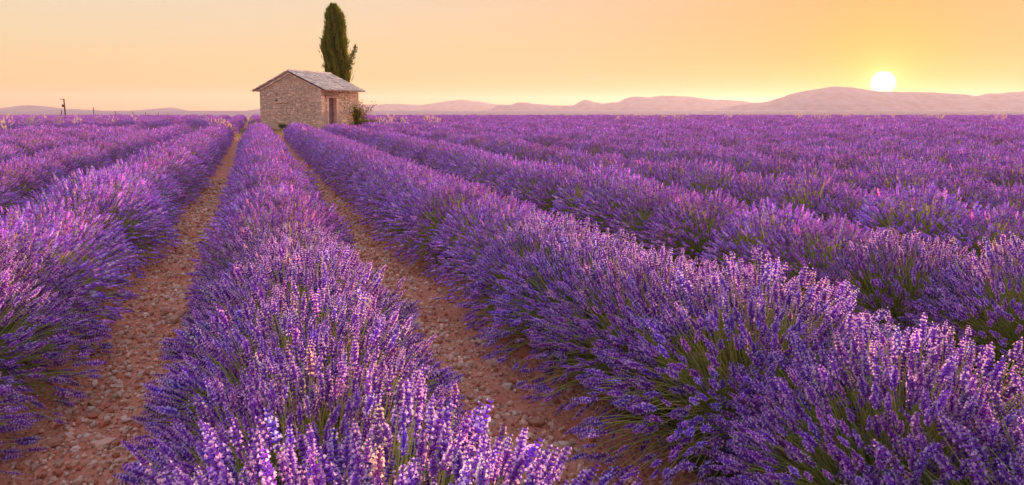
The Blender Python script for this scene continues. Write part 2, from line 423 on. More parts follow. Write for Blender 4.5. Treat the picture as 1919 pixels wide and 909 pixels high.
def bush_layout(r, n, height=0.77, rad=0.69):
    phi = r.uniform(0, 2 * np.pi, n)
    cz = r.uniform(-0.10, 1.0, n); cz = np.where((cz < .34) & (r.random(n) < .48), r.uniform(.30, 1.0, n), cz)
    st = np.sqrt(1 - np.clip(cz, -1, 1) ** 2)
    lump = 1 + 0.05 * np.sin(3 * phi + r.uniform(0, 6)) * st + 0.05 * np.sin(5 * phi + 4 * cz + r.uniform(0, 6))
    q = (0.72 + 0.33 * r.beta(3.2, 1.6, n)) * lump
    E = np.stack([np.cos(phi) * st * rad * q, np.sin(phi) * st * rad * q, 0.06 + np.maximum(cz, -.04) * (height - .06) * q], 1)
    B = np.stack([E[:, 0] * .22 + r.normal(0, .05, n), E[:, 1] * .22 + r.normal(0, .05, n), r.uniform(.04, .16, n)], 1)
    return E, B, st
def make_bush(seed, lod, singles=0):
    r = np.random.default_rng(seed)
    n = {'near': 1350, 'mid': 1150, 'far': 520}[lod]
    E, B, st = bush_layout(r, n)
    L = r.uniform(.052, .094, n)
    if lod == 'far': L *= 1.25
    Mid = B + (E - B) * 0.5 + np.stack([np.zeros(n), np.zeros(n), 0.10 * st + .02], 1)
    T = E - Mid; T /= np.linalg.norm(T, axis=1, keepdims=True)
    T[:, 2] += 0.18 + r.normal(0, .08, n); T[:, :2] += r.normal(0, .11, (n, 2)); T /= np.linalg.norm(T, axis=1, keepdims=True)
    P = E - T * L[:, None]
    tint = np.stack([r.uniform(.84, 1.16, n), r.uniform(.86, 1.16, n), r.uniform(.92, 1.08, n)], 1) * r.uniform(.72, 1.15, (n, 1))
    dull = r.random(n) < .05; tint[dull] *= np.array([.85, 1.0, .62])         # spent heads gone brown
    pale_ = r.random(n) < .10; tint[pale_] *= np.array([1.3, 1.4, 1.12])
    Mx = frames(T, r.uniform(0, 6.28, n)) * L[:, None, None]
    kind = r.integers(0, 5, n)
    # spikes kept apart as parts of their own: the upper ones
    order = np.argsort(-(E[:, 2] + r.normal(0, .16, n)))
    single = order[:singles]
    rest = np.setdiff1d(np.arange(n), single)
    fl = Buf()
    temps = {'near': NEAR_T, 'mid': MID_T, 'far': FAR_T}[lod]
    for k, (v, f, c) in enumerate(temps):
        s_ = rest[kind[rest] % len(temps) == k]
        fl.inst(v, f, c, Mx[s_], P[s_], tint[s_])
    # stems
    stm = Buf()
    segs = {'near': [0, .3, .55, .8, 1], 'mid': [0, .5, 1], 'far': [0.3, 1]}[lod]
    keep = np.arange(n) if lod != 'far' else np.arange(0, n, 3)
    sides = 3 if lod == 'near' else 2
    rings = []
    for t_ in segs:
        C0 = (B * (1 - t_) ** 2 + 2 * t_ * (1 - t_) * Mid.__array__() + P * t_ ** 2)[keep]
        rings.append(C0)
    wid = {'near': .0016, 'mid': .0022, 'far': .005}[lod]
    A = np.cross(T[keep], r.normal(0, 1, (len(keep), 3))); A /= np.linalg.norm(A, axis=1, keepdims=True)
    B2 = np.cross(T[keep], A)
    VV = []
    for C0 in rings:
        for j in range(sides):
            w = 2 * math.pi * j / sides
            VV.append(C0 + wid * (math.cos(w) * A + math.sin(w) * B2))
    VV = np.stack(VV, 1); m_ = VV.shape[1]
    fs = []
    for k in range(len(rings) - 1):
        for j in range(sides if sides > 2 else 1):
            a, b_ = k * sides + j, k * sides + (j + 1) % sides
            fs += [[a, b_, b_ + sides], [a, b_ + sides, a + sides]]
    fs = np.array(fs)
    sc_ = np.stack([r.uniform(.40, .58, len(keep)), r.uniform(.44, .58, len(keep)), r.uniform(.12, .18, len(keep))], 1)
    stm.add(VV.reshape(-1, 3), (fs[None] + (np.arange(len(keep)) * m_)[:, None, None]).reshape(-1, 3), np.repeat(sc_, m_, 0))
    # foliage: grey-green narrow leaves over a twiggy cushion, and along the lower stems
    nl = {'near': 2400, 'mid': 1000, 'far': 200}[lod]
    lf = Buf()
    k = r.integers(0, n, nl); tt = r.uniform(.05, .62, nl)[:, None]
    PL = B[k] * (1 - tt) ** 2 + 2 * tt * (1 - tt) * Mid[k] + P[k] * tt ** 2
    TL = (P[k] - B[k]); TL /= np.linalg.norm(TL, axis=1, keepdims=True); TL = TL + r.normal(0, .28, (nl, 3))
    cols = np.stack([r.uniform(.15, .30, nl), r.uniform(.18, .32, nl), r.uniform(.045, .085, nl)], 1)
    z_ = {'near': 1.0, 'mid': 1.5, 'far': 2.6}[lod]
    leaf_blades(lf, PL, TL, r.uniform(.05, .10, nl) * (1 + .4 * (z_ - 1)), r.uniform(.004, .007, nl) * z_, cols)
    # woody heart, lumpy
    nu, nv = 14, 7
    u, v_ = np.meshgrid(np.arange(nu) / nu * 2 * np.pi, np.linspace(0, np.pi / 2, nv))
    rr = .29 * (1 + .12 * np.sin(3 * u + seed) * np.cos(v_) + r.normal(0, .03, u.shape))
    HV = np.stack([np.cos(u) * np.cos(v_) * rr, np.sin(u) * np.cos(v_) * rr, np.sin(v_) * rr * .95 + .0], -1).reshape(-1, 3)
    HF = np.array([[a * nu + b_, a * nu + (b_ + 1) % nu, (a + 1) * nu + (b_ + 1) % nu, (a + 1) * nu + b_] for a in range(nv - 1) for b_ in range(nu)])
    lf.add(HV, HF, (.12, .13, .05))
    return dict(fl=fl, stm=stm, lf=lf, single=[(int(kind[i]), Matrix([[*Mx[i][0], P[i][0]], [*Mx[i][1], P[i][1]], [*Mx[i][2], P[i][2]], [0, 0, 0, 1]])) for i in single])

N_NEAR, N_MID, N_FAR = 3, 3, 3
SINGLES = 80
near_v = []
for k in range(N_NEAR):
    d = make_bush(100 + k, 'near', SINGLES)
    near_v.append(dict(parts=[('foliage', d['lf'].mesh('foliage', M_LEAF), 'stuff'), ('stems', d['stm'].mesh('stems', M_STEM), 'stuff'),
                              ('flower_mass', d['fl'].mesh('flower_mass', M_FLOWER), 'stuff')], single=d['single']))
mid_v, field_meshes = [], []
for k in range(N_MID):
    d = make_bush(200 + k, 'mid')
    mid_v.append([('foliage', d['lf'].mesh('foliage', M_LEAF)), ('stems', d['stm'].mesh('stems', M_STEM)), ('flower_mass', d['fl'].mesh('flower_mass', M_FLOWER))])
    bb = Buf()
    for i, nm in enumerate(('lf', 'stm', 'fl')):
        q = d[nm]; bb.add(np.concatenate(q.V), np.concatenate(q.F), np.concatenate(q.C), i)
    field_meshes.append(bb.mesh('lavender_bush_mid', [M_LEAF, M_STEM, M_FLOWER]))
far_v = []
for k in range(N_FAR):
    d = make_bush(300 + k, 'far'); bb = Buf()
    for i, nm in enumerate(('lf', 'stm', 'fl')):
        q = d[nm]; bb.add(np.concatenate(q.V), np.concatenate(q.F), np.concatenate(q.C), i)
    me = bb.mesh('lavender_bush_far', [M_LEAF, M_STEM, M_FLOWER]); far_v.append(me); field_meshes.append(me)

# hut corner and clearing are needed to leave the field open there
HUT_D = 46.0
HUT = at(603, 240, HUT_D)[:2]
def in_clearing(x, y):
    D = x * FWD2[0] + y * FWD2[1]; lat = x * RGT2[0] + y * RGT2[1]
    if 36.0 < y < 41.5 and x < 6.0 and x > -7: return True     # headland across the row ends
    hx, hy = x - HUT[0], y - HUT[1]
    if hx * hx + hy * hy < 6.5 ** 2: return True
    return False
def ROW_X(row): return 0.16 if row == 0 else (1.88 + (row - 1) * PITCH_ROW if row > 0 else -1.56 + (row + 1) * PITCH_ROW)
SPACING = 0.67
spots = []
for row in range(-36, 66):
    xr = ROW_X(row); wide0 = 0.91 if row == 0 else (1.0 if row in (-1, 1) else 0.93)
    y = -2.0 + 0.37 * ((row * 37) % 10) / 10
    end = None
    while y < 120:
        y += SPACING * RNG.uniform(.86, 1.14)
        x = xr + RNG.normal(0, .035)
        D = x * FWD2[0] + y * FWD2[1]
        if D > EDGE + 5 or D < -.5: continue
        if x * x + y * y < 0.72 ** 2: continue
        if in_clearing(x, y): continue
        q = np.array([x, y, .4])
        lat = x * RGT2[0] + y * RGT2[1]
        if abs(lat) > 0.80 * D + 3.5: continue
        sc_ = RNG.uniform(.93, 1.06); wide = 1.04 if row == 0 and y < 1.9 else (1.13 if row == -1 and y < 3.6 else wide0)
        if D > 25 and RNG.random() < .04: continue
        spots.append((row, x, y, D, RNG.uniform(0, 6.28), sc_, wide))
# which ones the photograph shows, largest first
def shows(x, y, D):
    if D < .3: return False
    best = False
    for dx, dy, z in ((0,0,.78),(.62,0,.35),(-.62,0,.35),(0,.62,.35),(0,-.62,.35),(.45,.45,.5),(.45,-.45,.5),(-.45,.45,.5),(-.45,-.45,.5)):
        px, py, dz = project((x + dx, y + dy, z))
        mg = 240 if D < 3.2 else 10
        if dz > .05 and -mg < px < 1919 + mg and -10 < py < 909 + mg: best = True
    return best
vis = [s_ for s_ in spots if shows(s_[1], s_[2], s_[3])]
vis.sort(key=lambda s_: math.hypot(s_[1], s_[2]))
individual = vis[:300]; chosen = set(id(s_) for s_ in individual)
rest = [s_ for s_ in spots if id(s_) not in chosen]
ROW_NAME = {-4: 'fifth row left of the left earth path', -3: 'fourth row left of the left earth path', -2: 'third row left of the left earth path',
            -1: 'row just left of the left earth path', 0: 'middle row between the two earth paths', 1: 'row just right of the right earth path'}
def row_phrase(row):
    if row in (-1, 0, 1): return ROW_NAME[row]
    w = ['', 'first', 'second', 'third', 'fourth', 'fifth', 'sixth', 'seventh', 'eighth', 'ninth', 'tenth', 'eleventh', 'twelfth', 'thirteenth', 'fourteenth', 'fifteenth', 'sixteenth', 'seventeenth', 'eighteenth', 'nineteenth', 'twentieth']
    k = abs(row) if row > 0 else abs(row)
    nm = w[k] if k < len(w) else 'far'
    return f"{nm} row right of the right earth path" if row > 0 else f"{nm} row left of the left earth path"
ORD = ['foremost', 'second', 'third', 'fourth', 'fifth', 'sixth', 'seventh', 'eighth']
count = {}
for s_ in sorted(individual, key=lambda s_: s_[3]):
    row, x, y, D, rz, sc_, wide = s_
    i = count.get(row, 0); count[row] = i + 1
    dist = math.hypot(x, y)
    z = float(ground_z(np.array(x), np.array(y), False))
    root = empty('lavender_bush', (x, y, z), rz, (sc_ * wide, sc_ * wide, sc_ * RNG.uniform(.95, 1.06)))
    if dist < 9 and i < 8:
        lab = f"{ORD[i]} lavender bush from the front, {row_phrase(row)}"
        lab = lab.replace('foremost lavender bush from the front', 'foremost lavender bush')
    else:
        lab = f"lavender bush merging into its neighbours, {row_phrase(row)}"
    tag(root, lab, 'lavender bush', 'lavender bushes in the ' + row_phrase(row))
    if dist < 5.0:
        v = near_v[(i * 3 + row) % N_NEAR]
        for nm, me, kd in v['parts']:
            o = obj(nm, me, root); o['kind'] = kd
        for kd, mt in v['single']:
            o = obj('flower_spike', NEAR_ME[kd], root); o.matrix_local = mt
    elif dist < 13:
        for nm, me in mid_v[(i * 3 + row) % N_MID]:
            o = obj(nm, me, root); o['kind'] = 'stuff'
    else:
        for nm, me in mid_v[(i * 3 + row) % N_MID]:
            o = obj(nm, me, root); o['kind'] = 'stuff'

# all remaining bushes of the field: one object that spreads them with geometry nodes
src = bpy.data.collections.new('lavender_sources')
for k, me in enumerate(field_meshes):
    o = bpy.data.objects.new('source_%02d' % k, me); src.objects.link(o)
pts = np.array([[s_[1], s_[2], float(ground_z(np.array(s_[1]), np.array(s_[2]), False))] for s_ in rest], np.float32)
fm = bpy.data.meshes.new('lavender_field'); fm.vertices.add(len(pts)); fm.vertices.foreach_set('co', pts.ravel())
va = fm.attributes.new('variant', 'INT', 'POINT'); rt = fm.attributes.new('turn', 'FLOAT_VECTOR', 'POINT'); sl = fm.attributes.new('size', 'FLOAT_VECTOR', 'POINT')
va.data.foreach_set('value', np.array([(i * 7) % N_MID if s_[3] < 22 else N_MID + (i * 7) % N_FAR for i, s_ in enumerate(rest)], np.int32))
rt.data.foreach_set('vector', np.array([[0, 0, s_[4]] for s_ in rest], np.float32).ravel())
sl.data.foreach_set('vector', np.array([[s_[5], s_[5], s_[5] * RNG.uniform(.9, 1.08)] for s_ in rest], np.float32).ravel())
field = obj('lavender_field', fm); tag(field, 'purple lavender stretching in rows away to the edge of the plateau', 'lavender', kind='stuff')
ng = bpy.data.node_groups.new('spread_bushes', 'GeometryNodeTree')
ng.interface.new_socket('Geometry', in_out='INPUT', socket_type='NodeSocketGeometry')
ng.interface.new_socket('Geometry', in_out='OUTPUT', socket_type='NodeSocketGeometry')
gt = NT(ng)
gi, go = gt.n('NodeGroupInput'), gt.n('NodeGroupOutput')
ci = gt.n('GeometryNodeCollectionInfo'); ci.inputs['Collection'].default_value = src
ci.inputs['Separate Children'].default_value = True; ci.inputs['Reset Children'].default_value = True
ip = gt.n('GeometryNodeInstanceOnPoints'); ip.inputs['Pick Instance'].default_value = True
for nm, dt, sock in (('variant', 'INT', 'Instance Index'), ('turn', 'FLOAT_VECTOR', 'Rotation'), ('size', 'FLOAT_VECTOR', 'Scale')):
    na = gt.n('GeometryNodeInputNamedAttribute', data_type=dt); na.inputs[0].default_value = nm
    gt.l(na.outputs[0], ip.inputs[sock])
gt.l(gi.outputs[0], ip.inputs['Points']); gt.l(ci.outputs[0], ip.inputs['Instance']); gt.l(ip.outputs[0], go.inputs[0])
field.modifiers.new('spread', 'NODES').node_group = ng

# ------------------------------------------------------------------ stones on the paths
def rock(seed, sub=2):
    r = np.random.default_rng(seed)
    import bmesh
    bm = bmesh.new(); bmesh.ops.create_icosphere(bm, subdivisions=sub, radius=1.0)
    v = np.array([q.co[:] for q in bm.verts]); f = np.array([[q.index for q in p_.verts] for p_ in bm.faces]); bm.free()
    for _ in range(14):                          # planar breaks
        d = r.normal(0, 1, 3); d /= np.linalg.norm(d); h = r.uniform(.42, .85)
        s_ = v @ d; v = v - np.maximum(s_ - h, 0)[:, None] * d * .9
    v *= np.array([1.0, r.uniform(.6, .95), r.uniform(.42, .68)]); v += r.normal(0, .018, v.shape)
    return v, f
ROCKS = [rock(k) for k in range(7)]
ROCK_ME = {}
STONE_COL = np.array([[1.1, 1.0, .92], [.90, .70, .58], [1.2, .92, .76], [.80, .48, .35], [1.0, .86, .78], [.80, .36, .24]])
def rock_mesh(k, ci_):
    if (k, ci_) not in ROCK_ME:
        v, f = ROCKS[k]; ROCK_ME[k, ci_] = make_mesh('stone', v, f, M_STONE, np.broadcast_to(STONE_COL[ci_], (len(v), 3)), False)
    return ROCK_ME[k, ci_]
def stone(x, y, size, label, group, k=None, ci_=None, flat=1.0):
    k = int(RNG.integers(0, 7)) if k is None else k; ci_ = int(RNG.choice(6, p=[.25, .2, .2, .15, .08, .12])) if ci_ is None else ci_
    o = obj('stone', rock_mesh(k, ci_)); z = float(ground_z(np.array(x), np.array(y)))
    o.location = (x, y, z + size * .10 * flat); o.scale = (size, size, size * flat)
    o.rotation_euler = (RNG.normal(0, .18), RNG.normal(0, .18), RNG.uniform(0, 6.28))
    tag(o, label, 'stone', group)
LP, RP = -0.72, 1.00
G_L, G_R = 'loose stones on the left earth path', 'loose stones on the right earth path'
for px, py, sz, lab, grp, ci_ in (
    (897, 645, .042, 'round pale beige stone standing clear on the right earth path', G_R, 0),
    (1003, 786, .060, 'brown rounded stone in the middle of the right earth path', G_R, 3),
    (1080, 803, .085, 'large red earthy clod beside the lavender on the right earth path', G_R, 5),
    (1133, 884, .070, 'angular reddish rock low on the right earth path near the bottom', G_R, 5),
    (948, 812, .045, 'grey brown stone at the edge of the front middle lavender bush', G_R, 1),
    (985, 668, .075, 'broad reddish clod under the lavender edge on the right path', G_R, 5),
    (925, 685, .055, 'flat pale slab of stone across the right earth path', G_R, 2),
    (101, 832, .060, 'dark rounded rock under the lavender at the left path edge', G_L, 3),
    (213, 757, .040, 'round light stone in the middle of the left earth path', G_L, 1),
    (243, 758, .035, 'grey oval stone on the left earth path', G_L, 4),
    (175, 750, .048, 'long brown stone in the lavender shade on the left path', G_L, 3),
    (198, 828, .060, 'broad pale stone near the front of the left earth path', G_L, 2)):
    q = on_ground(px, py); stone(q[0], q[1], sz, lab, grp, ci_=ci_)
n_st = 0
while n_st < 288:
    y = 1.9 + 9.5 * RNG.random() ** 1.7
    side = RNG.random() < .5
    xc = LP if side else RP
    x = xc + RNG.normal(0, .17)
    if abs(x - xc) > .42: continue
    px, py, dz = project((x, y, 0))
    if not (-20 < px < 1940 and py < 930): continue
    sz = float(np.clip(RNG.lognormal(-3.65, .42), .013, .06))
    if y > 5: sz = max(sz, .022)
    stone(x, y, sz, 'small rough stone lying loose on the left red earth path' if side else 'small rough stone lying loose on the right red earth path', G_L if side else G_R)
    n_st += 1
pb = Buf()
v, f = rock(51, 1)
n = 21000
yy = 1.6 + 14 * RNG.random(n) ** 1.6; xx = np.where(RNG.random(n) < .5, LP, RP) + RNG.normal(0, .22, n)
sz = np.clip(RNG.lognormal(-4.55, .5, n), .004, .026) * (1 + yy * .06)
T = RNG.normal(0, .3, (n, 3)) + np.array([0, 0, 1.0])
pb.inst(v, f, np.ones((len(v), 3)), frames(T) * sz[:, None, None], np.stack([xx, yy, ground_z(xx, yy) + sz * .2], 1), STONE_COL[RNG.integers(0, 6, n)] * RNG.uniform(.8, 1.15, (n, 1)))
o = pb.obj('pebbles', M_STONE); tag(o, 'small pebbles and crumbs of earth scattered over both red paths', 'pebbles', kind='stuff')

# fallen florets and bits of dry stalk on the earth
lb_ = Buf(); n = 1300
yy = 1.7 + 10 * RNG.random(n) ** 1.5; xx = np.where(RNG.random(n) < .5, LP, RP) + RNG.choice([-1, 1], n) * np.abs(RNG.normal(.22, .12, n))
a = RNG.uniform(0, 6.28, n); T = np.stack([np.cos(a), np.sin(a), RNG.normal(.05, .12, n)], 1)
straw = RNG.random(n) < .5
cols = np.where(straw[:, None], np.array([.55, .44, .27]), np.array([.40, .16, .52])) * RNG.uniform(.6, 1.2, (n, 1))
leaf_blades(lb_, np.stack([xx, yy, ground_z(xx, yy) + .006], 1), T, np.where(straw, RNG.uniform(.03, .11, n), RNG.uniform(.006, .014, n)), np.where(straw, .0025, .006), cols)
o = lb_.obj('plant_litter', M_GRASS); tag(o, 'dry stalks and fallen lavender florets lying on the red paths', 'plant litter', kind='stuff')

# ------------------------------------------------------------------ stone hut
EAVE, RIDGE = 2.80, 3.93
TH = R(20) + YAW                                 # bearing of the door wall
LEN_D, LEN_G = 4.55, 5.05
hut = empty('stone_hut', (HUT[0], HUT[1], 0.0), -TH)
# local axes: +Y along the door wall away from the corner, -X along the gable wall; outward: door wall +X, gable wall -Y
tag(hut, 'small old stone field hut with tiled roof and wooden door beside the cypress', 'stone hut')
HBASE = -0.15
def roof_h(x): return EAVE + (RIDGE - EAVE) * (1 - abs(x + LEN_G / 2) / (LEN_G / 2))
DOOR_Y0, DOOR_Y1, DOOR_H = 0.80, 1.75, 2.22      # opening in the door wall
# wall cores
wb = Buf(); TW = 0.45
# gable cores front and back as five-cornered slabs
for y0, y1 in ((0.0, TW), (LEN_D - TW, LEN_D)):
    prof = [(-LEN_G, HBASE), (0, HBASE), (0, EAVE - .03), (-LEN_G / 2, RIDGE - .03), (-LEN_G, EAVE - .03)]
    v = [(x, y0, z) for x, z in prof] + [(x, y1, z) for x, z in prof]
    f = [[0,1,2],[0,2,3],[0,3,4],[5,7,6],[5,8,7],[5,9,8]]
    for k in range(5):
        a, b_ = k, (k + 1) % 5; f += [[a, a + 5, b_ + 5], [a, b_ + 5, b_]]
    wb.add(v, f)
wb.box((-LEN_G, TW, HBASE), (-LEN_G + TW, LEN_D - TW, EAVE - .03))
wb.box((-TW, TW, HBASE), (0, DOOR_Y0, EAVE - .03))
wb.box((-TW, DOOR_Y1, HBASE), (0, LEN_D - TW, EAVE - .03))
wb.box((-TW, DOOR_Y0, DOOR_H), (0, DOOR_Y1, EAVE - .03))
wall = wb.obj('wall', M_MORTAR, hut)
# facing stones: irregular courses, proud of the mortar
def facing(buf, to3, u0, u1, z0, ztop, skip=None):
    z = z0
    while True:
        hgt = RNG.uniform(.07, .15); zz = z
        if zz > max(ztop(u0), ztop((u0 + u1) / 2), ztop(u1)): break
        u = u0 + RNG.uniform(-.05, .0)
        while u < u1:
            w_ = RNG.choice([RNG.uniform(.07, .16), RNG.uniform(.12, .30)]); a, b_ = max(u, u0), min(u + w_, u1); u += w_
            if b_ - a < .045: continue
            zz = z + RNG.normal(0, .022); zt = min(zz + hgt * RNG.uniform(.7, 1.1), ztop(a) - .02, ztop(b_) - .02)
            if zt - zz < .04: continue
            if skip and skip(a, b_, zz, zt): continue
            if RNG.random() < .14: continue
            g_ = .008; pr = RNG.uniform(.012, .045); ins = RNG.uniform(.012, .028)
            base_ = [(a + g_, zz + g_), (b_ - g_, zz + g_), (b_ - g_, zt - g_), (a + g_, zt - g_)]
            cu, cz_ = (a + b_) / 2, (zz + zt) / 2
            j = lambda: RNG.uniform(-.02, .02)
            base_ = [(p_[0] + j(), p_[1] + j()) for p_ in base_]
            top_ = [(p_[0] + (ins if p_[0] < cu else -ins), p_[1] + (ins if p_[1] < cz_ else -ins)) for p_ in base_]
            v = [to3(p_[0], p_[1], -.01) for p_ in base_] + [to3(p_[0], p_[1], pr * RNG.uniform(.7, 1.1)) for p_ in top_] + [to3(cu, cz_, pr * 1.15)]
            f = [[0,1,5],[0,5,4],[1,2,6],[1,6,5],[2,3,7],[2,7,6],[3,0,4],[3,4,7],[4,5,8],[5,6,8],[6,7,8],[7,4,8]]
            br = RNG.uniform(.62, 1.15); wm = RNG.uniform(-.06, .08)
            if RNG.random() < .07: br = RNG.uniform(1.2, 1.5)
            buf.add(v, f, (br * (1 + wm), br, br * (1 - wm)))
        z += hgt
sb = Buf()
gtop = lambda u: roof_h(u)
facing(sb, lambda u, z, d: (u, -d, z), -LEN_G, 0, HBASE, gtop, lambda a, b_, z0, z1: a > -.34 or (abs((a+b_)/2 + 3.65) < .18 and abs((z0+z1)/2 - 2.05) < .12) or (abs((a+b_)/2 + 1.9) < .1 and abs((z0+z1)/2 - 1.35) < .1))
facing(sb, lambda u, z, d: (d, u, z), 0, LEN_D, HBASE, lambda u: EAVE - .02, lambda a, b_, z0, z1: a < .34 or (b_ > DOOR_Y0 - .04 and a < DOOR_Y1 + .04 and z0 < DOOR_H + .22) or (abs((a+b_)/2 - 2.7) < .1 and abs((z0+z1)/2 - 1.55) < .1))
facing(sb, lambda u, z, d: (-LEN_G - d, u, z), 0, LEN_D, HBASE, lambda u: EAVE - .02)
facing(sb, lambda u, z, d: (u, LEN_D + d, z), -LEN_G, 0, HBASE, gtop)
st_ = sb.obj('stonework', M_WALL, wall); st_['kind'] = 'stuff'
# corner stones, alternately long to either side
z = HBASE; k = 0
while z < EAVE - .12:
    hgt = min(RNG.uniform(.15, .24), EAVE - .03 - z); a, c_ = (.38, .22) if k % 2 else (.22, .38)
    cb = Buf(); br = RNG.uniform(.8, 1.15)
    cb.box((-a, -.035, z + .012), (.035, c_, z + hgt - .012), (br * 1.02, br * .98, br), jit=.008)
    cb.obj('corner_stone', M_WALL, wall); z += hgt; k += 1
# dark blocks painted as socket shade, and a thin ledge stone on the gable
for x_, z_, w_, h_ in ((-3.65, 2.05, .16, .11), (-1.9, 1.35, .10, .09)):
    hb = Buf(); hb.box((x_ - w_ / 2, -.004, z_ - h_ / 2), (x_ + w_ / 2, .03, z_ + h_ / 2)); hb.obj('painted_wall_hole', M_HOLE_SHADE, wall)
hb = Buf(); hb.box((-.03, 2.63, 1.5), (.004, 2.76, 1.6)); hb.obj('painted_wall_hole', M_HOLE_SHADE, wall)  # solid dark block painted as hole shade on the door wall
hb = Buf(); hb.box((-3.75, -.085, 1.88), (-2.75, -.002, 1.93), (1.0, .95, .95), jit=.012); hb.obj('ledge_stone', M_WALL, wall)
# door surround: smooth rendered jambs, beam, planks set back in the opening
jb = Buf(); jb.box((-.30, DOOR_Y0 - .16, HBASE), (.028, DOOR_Y0 + .02, DOOR_H), (1.25, 1.25, 1.3), jit=.006); jb.obj('door_jamb', M_MORTAR, hut)
jb = Buf(); jb.box((-.30, DOOR_Y1 - .02, HBASE), (.028, DOOR_Y1 + .20, DOOR_H), (1.25, 1.2, 1.35), jit=.006); jb.obj('door_jamb', M_MORTAR, hut)
lb = Buf(); lb.box((-.28, DOOR_Y0 - .34, DOOR_H + .004), (.07, DOOR_Y1 + .42, DOOR_H + .17), (1.1, .95, .9), jit=.015); lb.obj('door_lintel', M_WOOD, hut)
lb = Buf(); lb.box((-.05, DOOR_Y0 - .50, DOOR_H + .175), (.05, DOOR_Y0 - .10, DOOR_H + .27), (.7, .6, .55), jit=.02); lb.obj('wedge_stone', M_WALL, wall)
db = Buf(); db.box((-.30, DOOR_Y0 + .02, HBASE + .1), (-.27, DOOR_Y1 - .02, DOOR_H - .01), (.5, .45, .45))
door = db.obj('door', M_WOOD, hut)
for k in range(5):
    wd = (DOOR_Y1 - DOOR_Y0 - .06) / 5; y0 = DOOR_Y0 + .03 + k * wd
    pbuf = Buf(); br = RNG.uniform(.75, 1.2); pbuf.box((-.268, y0 + .006, HBASE + .14), (-.235, y0 + wd - .006, DOOR_H - .03), (br * 1.05, br * .92, br * 1.0), jit=.004)
    pbuf.obj('plank', M_WOOD, door)
for zz in (.45, 1.05, 1.7):
    pbuf = Buf(); pbuf.box((-.233, DOOR_Y0 + .05, zz), (-.205, DOOR_Y1 - .05, zz + .10), (.85, .75, .8), jit=.004); pbuf.obj('crossbar', M_WOOD, door)
hbuf = Buf(); hbuf.tube([(-.203, DOOR_Y1 - .16, 1.0), (-.17, DOOR_Y1 - .16, 1.02), (-.17, DOOR_Y1 - .16, 1.14), (-.203, DOOR_Y1 - .16, 1.16)], .012, 6); hbuf.obj('handle', M_METAL, door)
# roof: boarding, canal tiles in lines, ridge tiles
OV, OVG = .15, .10
slope = math.hypot(LEN_G / 2, RIDGE - EAVE); sl_ang = math.atan2(RIDGE - EAVE, LEN_G / 2)
rb = Buf()
for sg in (1, -1):
    run = LEN_G / 2 + OV - .06; drop = run * math.tan(sl_ang)
    xe = -LEN_G / 2 + sg * run
    v = [(-LEN_G / 2, -OVG + .05, RIDGE), (xe, -OVG + .05, RIDGE - drop), (xe, LEN_D + OVG - .05, RIDGE - drop), (-LEN_G / 2, LEN_D + OVG - .05, RIDGE)]
    v += [(a, b_, c_ + .05) for a, b_, c_ in v]
    rb.add(v, BOXF if sg < 0 else BOXF[:, ::-1], (.8, .8, .8))
roof = rb.obj('roof', M_WOOD, hut)
def tile_v(r0, r1, ln, th=.014, n=7, up=True):
    v = []
    for s_, r_ in ((0, r0), (ln, r1)):
        for e in (0, th):
            for k in range(n):
                w = math.pi * k / (n - 1)
                v.append((s_, -math.cos(w) * (r_ - e), math.sin(w) * (r_ - e) * (.85 if up else -.85)))
    f = []
    for k in range(n - 1):
        f += [[k, k + 1, 2 * n + k + 1, 2 * n + k], [n + k, 3 * n + k, 3 * n + k + 1, n + k + 1], [k, n + k, n + k + 1, k + 1], [2 * n + k, 2 * n + k + 1, 3 * n + k + 1, 3 * n + k]]
    f += [[0, 2 * n, 3 * n, n], [n - 1, 2 * n - 1, 4 * n - 1, 3 * n - 1]]
    return np.array(v), np.array(f)
tb = Buf(); cover_v, tile_f = tile_v(.085, .102, .46); pan_v, _ = tile_v(.10, .085, .46, up=False)
pitch_t, course = .205, .36
ncol = int((LEN_D + 2 * OVG) / pitch_t); ncr = int((slope + OV / math.cos(sl_ang) - .02) / course) + 1
for sg in (1, -1):
    D_ = np.array([sg * math.cos(sl_ang), 0, -math.sin(sl_ang)]); N_ = np.array([sg * math.sin(sl_ang), 0, math.cos(sl_ang)]); A_ = np.array([0, 1.0, 0])
    for c_ in range(ncol + 1):
        for k in range(ncr):
            for up in (True, False):
                y_ = -OVG + c_ * pitch_t + (0 if up else pitch_t / 2)
                if y_ > LEN_D + OVG: continue
                jit = RNG.normal(0, .03, 3)
                d = D_ + A_ * jit[0] + N_ * (.045 + .25 * jit[1] if True else 0); d /= np.linalg.norm(d)
                a = A_ - d * (A_ @ d); a /= np.linalg.norm(a); n_ = np.cross(d, a) * sg
                if n_[2] < 0: n_ = -n_
                O = np.array([-LEN_G / 2, y_, RIDGE + .055]) + D_ * (k * course - .02 + RNG.normal(0, .012)) + N_ * (.075 if up else .10)
                M_ = np.stack([d, a, n_], 1)
                br = RNG.uniform(.72, 1.18); wm = RNG.choice([0, .0, .05, .10])
                if RNG.random() < .12: br *= .7
                vv = (cover_v if up else pan_v) @ M_.T + O
                tb.add(vv, tile_f, (br * (1 + wm), br, br * (1 - wm)))
tl = tb.obj('roof_tiles', M_TILE, roof); tl['kind'] = 'stuff'
y_ = -OVG
while y_ < LEN_D + OVG - .1:
    rbuf = Buf(); cv, cf = tile_v(.125, .145, .46)
    a_ = RNG.normal(0, .03); br = RNG.uniform(.8, 1.15)
    M_ = np.stack([np.array([a_, 1, .02]), np.array([1, -a_, 0]), np.array([0, 0, 1.0])], 1)
    rbuf.add(cv @ M_.T + np.array([-LEN_G / 2, y_, RIDGE + .12]), cf, (br, br * .97, br * .94)); rbuf.obj('ridge_tile', M_TILE, roof); y_ += .40
